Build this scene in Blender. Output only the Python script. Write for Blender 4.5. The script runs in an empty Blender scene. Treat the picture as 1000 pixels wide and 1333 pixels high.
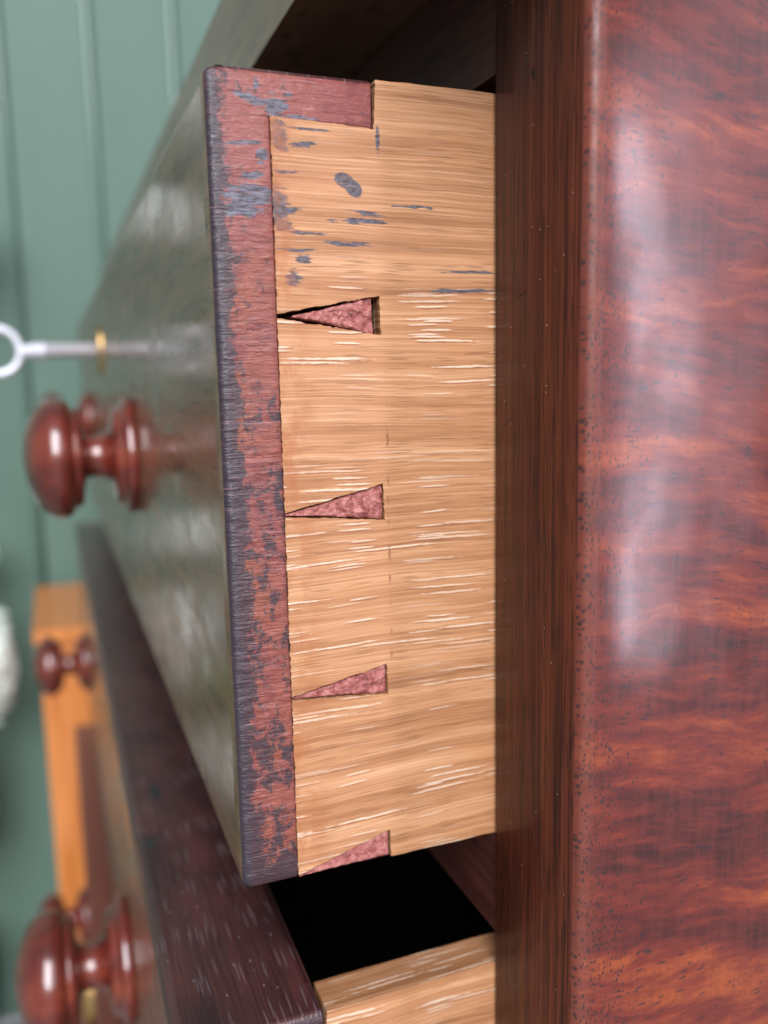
import bpy, bmesh, math, random
from mathutils import Vector, Matrix, noise as mnoise, geometry as mgeo

random.seed(7)
S = bpy.context.scene
COL = S.collection

# ------------------------------------------------------------------ camera
CAM_POS = Vector((0.20296, -0.10939, 0.12911))
RIGHT = Vector((0.361118, 0.932299, -0.020298))
UP = Vector((-0.134979, 0.073796, 0.988096))
BACK = Vector((0.922699, -0.354080, 0.152490))
cd = bpy.data.cameras.new('camera')
cam = bpy.data.objects.new('camera', cd)
COL.objects.link(cam)
m = Matrix((RIGHT, UP, BACK)).transposed().to_4x4()
m.translation = CAM_POS
cam.matrix_world = m
cd.sensor_fit = 'VERTICAL'
cd.sensor_height = 36.0
cd.lens = 36.0 * 1114.15 / 1333.0
cd.clip_start = 0.01
cd.clip_end = 60.0
cd.dof.use_dof = True
cd.dof.focus_distance = 0.211
cd.dof.aperture_fstop = cd.lens / 4.2
S.camera = cam

# ------------------------------------------------------------------ light
W = bpy.data.worlds.new('World')
S.world = W
W.use_nodes = True
bg = W.node_tree.nodes['Background']
bg.inputs['Color'].default_value = (0.63, 0.66, 0.70, 1)
bg.inputs['Strength'].default_value = 0.40


def area(name, loc, target, sx, sy, power, col):
    l = bpy.data.lights.new(name, 'AREA')
    l.shape = 'RECTANGLE'
    l.size = sx
    l.size_y = sy
    l.energy = power
    l.color = col
    o = bpy.data.objects.new(name, l)
    COL.objects.link(o)
    o.location = loc
    o.rotation_euler = (Vector(target) - Vector(loc)).to_track_quat('-Z', 'Y').to_euler()
    return o


# soft daylight from high on the viewer's side, and an unseen strip lamp, added so its
# reflection runs down the polished side of the chest
area('skylight', (5.2, -1.5, 3.9), (-0.1, 0, 0.05), 3.6, 5.2, 960, (0.95, 0.95, 1.0))
area('panel_strip_lamp', (2.43, 1.83, 0.08), (0.041, 0.015, 0.08), 0.18, 2.0, 25, (0.90, 0.84, 1.0))
area('panel_veil_lamp', (1.95, 2.45, 1.25), (0.04, 0.05, 0.15), 1.3, 1.0, 7, (0.92, 0.86, 1.0))  # added unseen lamp, lays a pale reflected veil high on the side panel

S.view_settings.view_transform = 'Standard'
S.view_settings.look = 'None'
S.view_settings.exposure = 0.0
S.view_settings.gamma = 1.0
S.view_settings.use_curve_mapping = False
S.cycles.use_denoising = True
S.cycles.use_adaptive_sampling = True
S.cycles.adaptive_threshold = 0.03
S.cycles.max_bounces = 8
S.cycles.diffuse_bounces = 4
S.cycles.glossy_bounces = 4


# ------------------------------------------------------------------ node helper
class G:
    """a small builder for one procedural material"""

    def __init__(self, name):
        self.m = bpy.data.materials.new(name)
        self.m.use_nodes = True
        self.t = self.m.node_tree
        self.b = self.t.nodes['Principled BSDF']
        self.tc = self.t.nodes.new('ShaderNodeTexCoord')
        self.sep = None

    def put(self, sock, v):
        if isinstance(v, bpy.types.NodeSocket):
            self.t.links.new(v, sock)
        elif isinstance(v, (tuple, list)) and len(v) == 3 and sock.type == 'RGBA':
            sock.default_value = (*v, 1)
        else:
            sock.default_value = v

    @property
    def P(self):
        return self.tc.outputs['Object']

    def xyz(self):
        if self.sep is None:
            self.sep = self.t.nodes.new('ShaderNodeSeparateXYZ')
            self.t.links.new(self.P, self.sep.inputs[0])
        return self.sep.outputs

    def math(self, op, a, b=None, c=None, clamp=False):
        n = self.t.nodes.new('ShaderNodeMath')
        n.operation = op
        n.use_clamp = clamp
        for i, v in enumerate((a, b, c)):
            if v is not None:
                self.put(n.inputs[i], v)
        return n.outputs[0]

    def comb(self, x, y, z):
        n = self.t.nodes.new('ShaderNodeCombineXYZ')
        for i, v in enumerate((x, y, z)):
            self.put(n.inputs[i], v)
        return n.outputs[0]

    def sc(self, v, s):
        n = self.t.nodes.new('ShaderNodeVectorMath')
        n.operation = 'MULTIPLY'
        self.put(n.inputs[0], v)
        n.inputs[1].default_value = s
        return n.outputs[0]

    def noise(self, v, scale=1.0, detail=4.0, rough=0.55, dist=0.0):
        n = self.t.nodes.new('ShaderNodeTexNoise')
        self.put(n.inputs['Vector'], v)
        n.inputs['Scale'].default_value = scale
        n.inputs['Detail'].default_value = detail
        n.inputs['Roughness'].default_value = rough
        n.inputs['Distortion'].default_value = dist
        return n.outputs['Fac']

    def voro(self, v, scale=1.0, rnd=1.0):
        n = self.t.nodes.new('ShaderNodeTexVoronoi')
        n.voronoi_dimensions = '2D'
        self.put(n.inputs['Vector'], v)
        n.inputs['Scale'].default_value = scale
        n.inputs['Randomness'].default_value = rnd
        s = self.t.nodes.new('ShaderNodeSeparateColor')
        self.t.links.new(n.outputs['Color'], s.inputs[0])
        return n.outputs['Distance'], s.outputs[0], s.outputs[1]

    def step(self, v, a, b, lo=0.0, hi=1.0):
        n = self.t.nodes.new('ShaderNodeMapRange')
        n.interpolation_type = 'SMOOTHSTEP'
        self.put(n.inputs['Value'], v)
        n.inputs['From Min'].default_value = a
        n.inputs['From Max'].default_value = b
        n.inputs['To Min'].default_value = lo
        n.inputs['To Max'].default_value = hi
        return n.outputs[0]

    def ramp(self, f, stops):
        n = self.t.nodes.new('ShaderNodeValToRGB')
        e = n.color_ramp.elements
        while len(e) < len(stops):
            e.new(0.5)
        for i, (p, c) in enumerate(stops):
            e[i].position = p
            e[i].color = (*c, 1)
        self.put(n.inputs[0], f)
        return n.outputs[0]

    def mix(self, f, a, b, mode='MIX'):
        n = self.t.nodes.new('ShaderNodeMix')
        n.data_type = 'RGBA'
        n.blend_type = mode
        self.put(n.inputs[0], f)
        self.put(n.inputs[6], a)
        self.put(n.inputs[7], b)
        return n.outputs[2]

    def bump(self, h, dist, strength=1.0, normal=None):
        n = self.t.nodes.new('ShaderNodeBump')
        n.inputs['Strength'].default_value = strength
        n.inputs['Distance'].default_value = dist
        self.put(n.inputs['Height'], h)
        if normal is not None:
            self.put(n.inputs['Normal'], normal)
        return n.outputs[0]

    def blobs(self, a, b, items, wob, soft=0.35):
        """union of noisy ellipses (ca, cb, ra, rb, turn): marks with a shape of their own"""
        best = None
        for ca, cb, ra, rb, tn in items:
            da = self.math('SUBTRACT', a, ca)
            db = self.math('SUBTRACT', b, cb)
            c, s = math.cos(tn), math.sin(tn)
            u = self.math('ADD', self.math('MULTIPLY', da, c / ra), self.math('MULTIPLY', db, s / ra))
            v = self.math('ADD', self.math('MULTIPLY', da, -s / rb), self.math('MULTIPLY', db, c / rb))
            d = self.math('SQRT', self.math('ADD', self.math('MULTIPLY', u, u), self.math('MULTIPLY', v, v)))
            best = d if best is None else self.math('MINIMUM', best, d)
        best = self.math('ADD', best, wob)
        return self.step(best, 1.0, 1.0 - soft)

    def out(self, color, rough=0.5, coat=0.0, coat_rough=0.1, normal=None, spec=0.5, metal=0.0, coat_normal=None):
        b = self.b
        self.put(b.inputs['Base Color'], color)
        self.put(b.inputs['Roughness'], rough)
        b.inputs['Specular IOR Level'].default_value = spec
        b.inputs['Metallic'].default_value = metal
        b.inputs['Coat Weight'].default_value = coat
        self.put(b.inputs['Coat Roughness'], coat_rough)
        if normal is not None:
            self.put(b.inputs['Normal'], normal)
        if coat_normal is not None:
            self.put(b.inputs['Coat Normal'], coat_normal)
        return self.m


# ------------------------------------------------------------------ materials
def oak_material(name, along='Y', across='Z', marks=True, tone=1.0):
    g = G(name)
    X, Y, Z = g.xyz()
    ax = {'X': X, 'Y': Y, 'Z': Z}
    a, c = ax[along], ax[across]
    low = g.noise(g.comb(g.math('MULTIPLY', a, 9), g.math('MULTIPLY', c, 14), 0), 1, 2)
    mid = g.noise(g.comb(g.math('MULTIPLY', a, 70), g.math('MULTIPLY', c, 160), 3), 1, 3)
    w = g.math('ADD', c, g.math('MULTIPLY', g.math('SUBTRACT', low, 0.5), 0.007))
    w = g.math('ADD', w, g.math('MULTIPLY', g.math('SUBTRACT', mid, 0.5), 0.0007))
    # growth bands, early and late wood
    s1 = g.noise(g.comb(g.math('MULTIPLY', a, 3.5), g.math('MULTIPLY', w, 150), 1), 1, 5, 0.6)
    s2 = g.noise(g.comb(g.math('MULTIPLY', a, 16), g.math('MULTIPLY', w, 620), 5), 1, 5, 0.62)
    s3 = g.noise(g.comb(g.math('MULTIPLY', a, 22), g.math('MULTIPLY', w, 2100), 8), 1, 3, 0.6)
    band = g.math('ADD', g.math('MULTIPLY', s1, 0.60), g.math('MULTIPLY', s2, 0.40))
    col = g.ramp(band, [(0.34, (0.175 * tone, 0.066 * tone, 0.026 * tone)), (0.44, (0.34 * tone, 0.152 * tone, 0.066 * tone)),
                        (0.52, (0.455 * tone, 0.224 * tone, 0.106 * tone)), (0.66, (0.56 * tone, 0.308 * tone, 0.164 * tone))])
    col = g.mix(g.step(s3, 0.46, 0.64, 0.0, 0.45), col, (0.25 * tone, 0.110 * tone, 0.050 * tone))
    col = g.mix(g.step(s3, 0.46, 0.34, 0.0, 0.30), col, (0.66 * tone, 0.42 * tone, 0.255 * tone))
    # broad patches of warmer, older colour
    pt = g.noise(g.comb(g.math('MULTIPLY', a, 22), g.math('MULTIPLY', c, 30), 9), 1, 4)
    col = g.mix(g.step(pt, 0.50, 0.75, 0, 0.40), col, (0.42 * tone, 0.165 * tone, 0.055 * tone))
    # dark open pores in rows
    gate = g.noise(g.comb(g.math('MULTIPLY', a, 2.5), g.math('MULTIPLY', w, 95), 12), 1, 2)
    d, r1, r2 = g.voro(g.comb(g.math('MULTIPLY', a, 85), g.math('MULTIPLY', w, 1500), 0))
    pore = g.math('MULTIPLY', g.step(d, 0.34, 0.10), g.step(r1, 0.45, 0.55))
    pore = g.math('MULTIPLY', pore, g.step(gate, 0.62, 0.42))
    col = g.mix(g.math('MULTIPLY', pore, 0.55), col, (0.17, 0.075, 0.032))
    # long pores filled with pale wax, each with a dark lip
    rag = g.math('MULTIPLY', g.math('SUBTRACT', g.noise(g.comb(g.math('MULTIPLY', a, 420), g.math('MULTIPLY', w, 2200), 2), 1, 3), 0.5), 0.30)

    def fleck(sa, sw, off, thr, cut, dz):
        v = g.comb(g.math('MULTIPLY_ADD', a, sa, off), g.math('MULTIPLY_ADD', g.math('ADD', w, dz), sw, off), 0)
        dd, q1, q2 = g.voro(v)
        mk = g.step(g.math('ADD', dd, rag), thr, thr * 0.5)
        return g.math('MULTIPLY', mk, g.step(q1, cut, cut + 0.22))
    fl = None
    lip = None
    for sa, sw, off, thr, cut in ((20, 680, 3.1, 0.22, 0.60), (46, 860, 17.7, 0.25, 0.62), (11, 460, 31.3, 0.15, 0.52)):
        f0 = fleck(sa, sw, off, thr, cut, 0)
        l0 = fleck(sa, sw, off, thr, cut, 0.00036)
        fl = f0 if fl is None else g.math('MAXIMUM', fl, f0)
        lip = l0 if lip is None else g.math('MAXIMUM', lip, l0)
    zone = g.step(g.noise(g.comb(g.math('MULTIPLY', a, 5), g.math('MULTIPLY', w, 40), 22), 1, 2), 0.34, 0.60)
    if marks:
        zone = g.math('MULTIPLY', zone, g.step(Z, 0.172, 0.145, 0.12, 1.0))
    fl = g.math('MULTIPLY', fl, zone)
    lip = g.math('MULTIPLY', lip, zone)
    col = g.mix(g.math('MULTIPLY', lip, 0.75), col, (0.23, 0.075, 0.030))
    col = g.mix(g.math('MULTIPLY', fl, 0.72), col, (0.76, 0.61, 0.47))
    h = g.math('ADD', g.math('MULTIPLY', s2, 0.5), g.math('MULTIPLY', s3, 0.25))
    rough = 0.46
    if marks:
        wob = g.math('MULTIPLY', g.math('SUBTRACT', g.noise(g.comb(g.math('MULTIPLY', Y, 190), g.math('MULTIPLY', Z, 1500), 0), 1, 5, 0.68), 0.5), 3.6)
        # blue-black wax rubbed into the wood near the joint
        spots = [(-0.0362, 0.1672, 0.0075, 0.0007, 0.02), (-0.0340, 0.1690, 0.0040, 0.0006, -0.05),
                 (-0.0507, 0.1578, 0.0022, 0.0012, 0), (-0.0535, 0.1535, 0.0020, 0.0020, 0), (-0.0562, 0.1703, 0.0026, 0.0046, 0.3), (-0.0566, 0.1668, 0.0016, 0.0024, 0),
                 (-0.0545, 0.1690, 0.0042, 0.0009, 0), (-0.0557, 0.1860, 0.0020, 0.0040, 0.2), (-0.0312, 0.1865, 0.0006, 0.0034, 0),
                 (-0.0400, 0.1617, 0.0060, 0.0006, 0), (-0.0510, 0.1640, 0.0050, 0.0006, 0.0), (-0.0545, 0.1774, 0.0032, 0.0005, 0.05),
                 (-0.0500, 0.1838, 0.0035, 0.0007, 0.05), (-0.0090, 0.1512, 0.0110, 0.0005, 0.0), (-0.0060, 0.1560, 0.0090, 0.0004, 0.0),
                 (-0.0215, 0.1712, 0.0060, 0.0004, 0.0), (-0.0555, 0.1655, 0.0024, 0.0016, 0), (-0.0490, 0.1874, 0.0052, 0.0004, 0), (-0.0525, 0.1600, 0.0045, 0.0005, 0)]
        mk = g.blobs(Y, Z, spots, wob, 0.22)
        mk = g.math('MAXIMUM', mk, g.blobs(Y, Z, [(-0.0398, 0.1763, 0.0030, 0.0019, -0.35), (-0.0386, 0.1756, 0.0032, 0.0017, -0.55), (-0.0376, 0.1747, 0.0026, 0.0020, -0.7)], g.math('MULTIPLY', wob, 0.10), 0.2))
        mk = g.math('MULTIPLY', mk, g.step(g.noise(g.comb(g.math('MULTIPLY', Y, 260), g.math('MULTIPLY', Z, 2600), 4), 1, 3), 0.30, 0.46, 0.62, 1))
        blue = g.ramp(g.noise(g.sc(g.P, (0, 700, 1200)), 1, 3), [(0.35, (0.022, 0.024, 0.034)), (0.65, (0.090, 0.100, 0.135))])
        col = g.mix(g.math('MULTIPLY', mk, 0.92), col, blue)
        # scribed gauge line behind the pins, rubbed dark in places
        ln = g.step(g.math('ABSOLUTE', g.math('SUBTRACT', Y, g.math('MULTIPLY_ADD', g.noise(g.comb(0, 0, g.math('MULTIPLY', Z, 260)), 1, 2), 0.0016, -0.0310))), 0.00050, 0.00012)
        gp = g.math('MULTIPLY', g.step(g.noise(g.comb(0, 4, g.math('MULTIPLY', Z, 170)), 1, 4), 0.47, 0.62), g.math('MULTIPLY', g.step(Z, 0.135, 0.120), g.step(Z, 0.050, 0.060)))
        col = g.mix(g.math('MULTIPLY', g.math('MULTIPLY', ln, gp), 0.7), col, (0.20, 0.055, 0.028))
        # old polish that ran over the joint
        pol = g.math('MULTIPLY', g.step(Y, -0.046, -0.057), g.step(g.noise(g.sc(g.P, (0, 130, 90)), 1, 5, 0.65), 0.42, 0.62))
        col = g.mix(g.math('MULTIPLY', pol, 0.62), col, (0.33, 0.105, 0.036))
    return g.out(col, rough, 0.10, 0.28, g.bump(h, 0.00022, 0.75), 0.4)


OAK = oak_material('oak_side', 'Y', 'Z', True)
OAK_PLAIN = oak_material('oak_plain', 'Y', 'Z', False)
OAK_TOP = oak_material('oak_top_edge', 'Y', 'X', False, 0.82)


def make_end():
    """end of the mahogany drawer front: red wood under black grime and wax"""
    g = G('mahogany_end')
    X, Y, Z = g.xyz()
    n1 = g.noise(g.sc(g.P, (200, 260, 700)), 1, 6, 0.65)
    n2 = g.noise(g.sc(g.P, (40, 60, 45)), 1, 3)
    col = g.ramp(n1, [(0.28, (0.085, 0.018, 0.017)), (0.48, (0.180, 0.040, 0.034)), (0.70, (0.28, 0.085, 0.062))])
    warm = g.step(n2, 0.42, 0.62)
    col = g.mix(g.math('MULTIPLY', warm, 0.5), col, (0.25, 0.066, 0.030))
    # pinker, drier wood towards the top corner
    col = g.mix(g.step(Z, 0.150, 0.185, 0, 0.40), col, (0.24, 0.070, 0.070))
    # grime
    gr = g.noise(g.sc(g.P, (180, 330, 230)), 1, 8, 0.72, 0.4)
    pat = g.noise(g.sc(g.P, (60, 75, 55)), 1, 4)
    fine = g.noise(g.sc(g.P, (400, 900, 900)), 1, 4, 0.7)
    g1 = g.math('ADD', g.math('MULTIPLY', gr, 0.55), g.math('ADD', g.math('MULTIPLY', pat, 0.35), g.math('MULTIPLY', fine, 0.22)))
    edge = g.step(Y, -0.0655, -0.0708, 0, 0.135)
    low = g.step(Z, 0.150, 0.125, -0.06, 0.0)
    bot = g.step(Z, 0.012, 0.0, 0, 0.16)
    g1 = g.math('ADD', g.math('ADD', g1, edge), g.math('ADD', low, bot))
    grime = g.step(g1, 0.535, 0.61)
    col = g.mix(g.math('MULTIPLY', grime, 0.90), col, (0.026, 0.018, 0.026))
    # blue grey wax smears
    wob = g.math('MULTIPLY', g.math('SUBTRACT', g.noise(g.sc(g.P, (0, 210, 700)), 1, 6, 0.72), 0.5), 3.8)
    spots = [(-0.0632, 0.1712, 0.0072, 0.0034, 0.05), (-0.0650, 0.1690, 0.0050, 0.0022, 0), (-0.0618, 0.1762, 0.0036, 0.0010, 0.25),
             (-0.0605, 0.1925, 0.0054, 0.0010, -0.2), (-0.0565, 0.1916, 0.0036, 0.0026, -0.3), (-0.0598, 0.1806, 0.0016, 0.0018, 0.5),
             (-0.0640, 0.1832, 0.0052, 0.0005, 0.12), (-0.0505, 0.1898, 0.0046, 0.0006, -0.05), (-0.0605, 0.1962, 0.0008, 0.0012, 0),
             (-0.0530, 0.1945, 0.0010, 0.0006, 0)]
    wx = g.blobs(Y, Z, spots, wob, 0.25)
    wxc = g.ramp(g.noise(g.sc(g.P, (0, 320, 1500)), 1, 4), [(0.36, (0.020, 0.020, 0.030)), (0.64, (0.125, 0.135, 0.180))])
    col = g.mix(g.math('MULTIPLY', wx, 0.92), col, wxc)
    arris = g.step(g.math('ADD', Y, g.math('MULTIPLY', g.math('SUBTRACT', gr, 0.5), 0.004)), -0.0692, -0.0708)
    col = g.mix(g.math('MULTIPLY', arris, g.step(n1, 0.3, 0.6, 0.55, 0.95)), col, (0.034, 0.026, 0.037))
    scr = g.noise(g.sc(g.P, (0, 70, 1300)), 1, 5, 0.68, 0.3)
    lump = g.noise(g.sc(g.P, (0, 150, 420)), 1, 4, 0.6)
    h = g.math('ADD', g.math('MULTIPLY', n1, 0.4), g.math('ADD', g.math('MULTIPLY', scr, 0.6), g.math('MULTIPLY', lump, 1.3)))
    col = g.mix(g.step(scr, 0.56, 0.70, 0, 0.45), col, (0.42, 0.20, 0.20))  # pinkish highlights on the raised striations, painted into the colour
    col = g.mix(g.step(scr, 0.40, 0.30, 0, 0.5), col, (0.05, 0.015, 0.017))
    rough = g.math('ADD', 0.42, g.math('MULTIPLY', grime, -0.08))
    nb = g.bump(h, 0.00055, 0.9)
    return g.out(col, rough, 0.30, 0.20, nb, 0.45, coat_normal=nb)


END = make_end()


def make_pin():
    """broken, crumbly end grain of a dovetail pin"""
    g = G('mahogany_pin')
    n1 = g.noise(g.sc(g.P, (500, 420, 420)), 1, 6, 0.7)
    n2 = g.noise(g.sc(g.P, (900, 1300, 1300)), 1, 4, 0.7)
    col = g.ramp(n1, [(0.30, (0.12, 0.032, 0.030)), (0.46, (0.29, 0.080, 0.070)), (0.66, (0.46, 0.19, 0.165))])
    col = g.mix(g.step(n2, 0.60, 0.74, 0, 0.6), col, (0.55, 0.36, 0.33))
    col = g.mix(g.step(n2, 0.40, 0.30, 0, 0.7), col, (0.07, 0.022, 0.020))
    h = g.math('ADD', n1, g.math('MULTIPLY', n2, 0.5))
    return g.out(col, 0.55, 0.15, 0.3, g.bump(h, 0.0006, 0.8), 0.4)


PIN = make_pin()


def make_veneer():
    """dark polished front of the drawers, its varnish a little orange-peeled"""
    g = G('polished_veneer')
    n = g.noise(g.sc(g.P, (14, 30, 160)), 1, 5, 0.6)
    n2 = g.noise(g.sc(g.P, (90, 100, 900)), 1, 4, 0.6)
    col = g.ramp(n, [(0.3, (0.12, 0.066, 0.038)), (0.7, (0.25, 0.135, 0.078))])
    col = g.mix(g.step(n2, 0.55, 0.7, 0, 0.5), col, (0.018, 0.010, 0.009))
    f1 = g.noise(g.sc(g.P, (420, 1, 900)), 1, 4, 0.65)
    big = g.noise(g.sc(g.P, (9, 1, 16)), 1, 2)
    h = g.math('ADD', g.math('MULTIPLY', f1, 0.05), g.math('MULTIPLY', big, 0.9))
    rg = g.step(g.noise(g.sc(g.P, (30, 1, 60)), 1, 4), 0.35, 0.7, 0.10, 0.24)
    return g.out(col, 0.50, 0.85, rg, None, 0.15, coat_normal=g.bump(h, 0.0007, 0.55))


VENEER = make_veneer()


def make_front_edge():
    """top and bottom edges of the drawer fronts: nearly black, open grained, with glints painted as pale marks"""
    g = G('mahogany_edge')
    X, Y, Z = g.xyz()
    wv = g.noise(g.sc(g.P, (12, 40, 40)), 1, 3)
    yy = g.math('ADD', Y, g.math('MULTIPLY', wv, 0.004))
    l1 = g.noise(g.comb(g.math('MULTIPLY', X, 16), g.math('MULTIPLY', yy, 900), 0), 1, 5, 0.62)
    l2 = g.noise(g.comb(g.math('MULTIPLY', X, 50), g.math('MULTIPLY', yy, 1700), 4), 1, 3)
    p = g.noise(g.sc(g.P, (30, 60, 60)), 1, 4)
    col = g.ramp(p, [(0.3, (0.030, 0.012, 0.013)), (0.7, (0.085, 0.028, 0.026))])
    col = g.mix(g.step(l1, 0.50, 0.62, 0, 0.55), col, (0.016, 0.009, 0.011))
    d, r1, r2 = g.voro(g.comb(g.math('MULTIPLY', X, 45), g.math('MULTIPLY', yy, 800), 0))
    dash = g.math('MULTIPLY', g.step(d, 0.26, 0.12), g.step(r1, 0.58, 0.64))
    dash = g.math('MULTIPLY', dash, g.step(p, 0.36, 0.5))
    col = g.mix(g.math('MULTIPLY', dash, 0.35), col, (0.26, 0.18, 0.20))  # pale dashes paint in the glints along the open grain
    # specular glints painted as pale specks
    d2, q1, q2 = g.voro(g.comb(g.math('MULTIPLY', X, 420), g.math('MULTIPLY', Y, 420), 0))
    sp = g.math('MULTIPLY', g.step(d2, 0.10, 0.05), g.step(q1, 0.96, 0.97))
    col = g.mix(sp, col, (0.5, 0.46, 0.48))
    wob = g.math('MULTIPLY', g.math('SUBTRACT', g.noise(g.sc(g.P, (300, 300, 0)), 1, 3), 0.5), 0.5)
    ink = g.blobs(X, Y, [(-0.150, -0.0805, 0.010, 0.0028, 0), (-0.108, -0.0868, 0.006, 0.0016, 0)], wob, 0.6)
    col = g.mix(g.math('MULTIPLY', ink, 0.85), col, (0.012, 0.018, 0.024))
    worn = g.step(g.math('ADD', Y, g.math('MULTIPLY', p, 0.003)), -0.0895, -0.0912)
    col = g.mix(g.math('MULTIPLY', worn, 0.6), col, (0.20, 0.050, 0.030))
    h = g.math('ADD', g.math('MULTIPLY', l1, -0.7), g.math('MULTIPLY', l2, 0.35))
    h = g.math('ADD', h, g.math('MULTIPLY', dash, 0.5))
    nb = g.bump(h, 0.00045, 0.9)
    return g.out(col, 0.36, 0.5, 0.14, nb, 0.45, coat_normal=nb)


EDGE = make_front_edge()


def make_stile():
    g = G('mahogany_stile')
    X, Y, Z = g.xyz()
    wv = g.noise(g.sc(g.P, (30, 30, 7)), 1, 3)
    xx = g.math('ADD', g.math('ADD', X, g.math('MULTIPLY', Y, 0.7)), g.math('MULTIPLY', wv, 0.004))
    s1 = g.noise(g.comb(g.math('MULTIPLY', xx, 300), 0, g.math('MULTIPLY', Z, 5)), 1, 5, 0.62)
    s2 = g.noise(g.comb(g.math('MULTIPLY', xx, 1300), 2, g.math('MULTIPLY', Z, 16)), 1, 4, 0.6)
    s3 = g.noise(g.comb(g.math('MULTIPLY', xx, 70), 5, g.math('MULTIPLY', Z, 6)), 1, 3)
    col = g.ramp(s1, [(0.30, (0.036, 0.008, 0.006)), (0.50, (0.090, 0.021, 0.012)), (0.72, (0.150, 0.041, 0.019))])
    col = g.mix(g.step(s3, 0.42, 0.62, 0, 0.4), col, (0.085, 0.026, 0.010))
    ln = g.step(s2, 0.50, 0.58)
    col = g.mix(g.math('MULTIPLY', ln, 0.78), col, (0.022, 0.008, 0.006))
    d, r1, r2 = g.voro(g.comb(g.math('MULTIPLY', xx, 950), g.math('MULTIPLY', Z, 60), 0))
    pore = g.math('MULTIPLY', g.step(d, 0.30, 0.12), g.step(r1, 0.55, 0.6))
    col = g.mix(g.math('MULTIPLY', pore, 0.7), col, (0.014, 0.006, 0.006))
    wob = g.math('MULTIPLY', g.math('SUBTRACT', g.noise(g.sc(g.P, (900, 0, 900)), 1, 3), 0.5), 1.0)
    nick = g.blobs(X, Z, [(0.0199, 0.1982, 0.0010, 0.0020, 0.2), (0.0150, 0.1490, 0.0034, 0.0004, 0.25), (0.0085, 0.1180, 0.0050, 0.0003, 0.5),
                          (0.0025, 0.1750, 0.0008, 0.0010, 0), (0.0060, 0.0660, 0.0007, 0.0008, 0), (0.0120, -0.0290, 0.0006, 0.0026, 0.4),
                          (0.0030, 0.1520, 0.0007, 0.0006, 0)], wob, 0.5)
    col = g.mix(g.math('MULTIPLY', nick, 0.9), col, (0.010, 0.006, 0.006))
    d2, q1, q2 = g.voro(g.comb(g.math('MULTIPLY', X, 300), g.math('MULTIPLY', Z, 300), 0))
    sp = g.math('MULTIPLY', g.step(d2, 0.055, 0.03), g.step(q1, 0.955, 0.96))
    col = g.mix(sp, col, (0.5, 0.42, 0.38))
    h = g.math('MULTIPLY', s2, -0.4)
    hc = g.math('ADD', g.math('MULTIPLY', g.noise(g.sc(g.P, (1200, 1, 45)), 1, 3), 0.05), g.math('MULTIPLY', g.noise(g.sc(g.P, (40, 1, 25)), 1, 2), 0.35))
    return g.out(col, 0.50, 0.15, 0.14, g.bump(h, 0.00014, 0.7), 0.15, coat_normal=g.bump(hc, 0.0004, 0.5))


STILE = make_stile()


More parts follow.
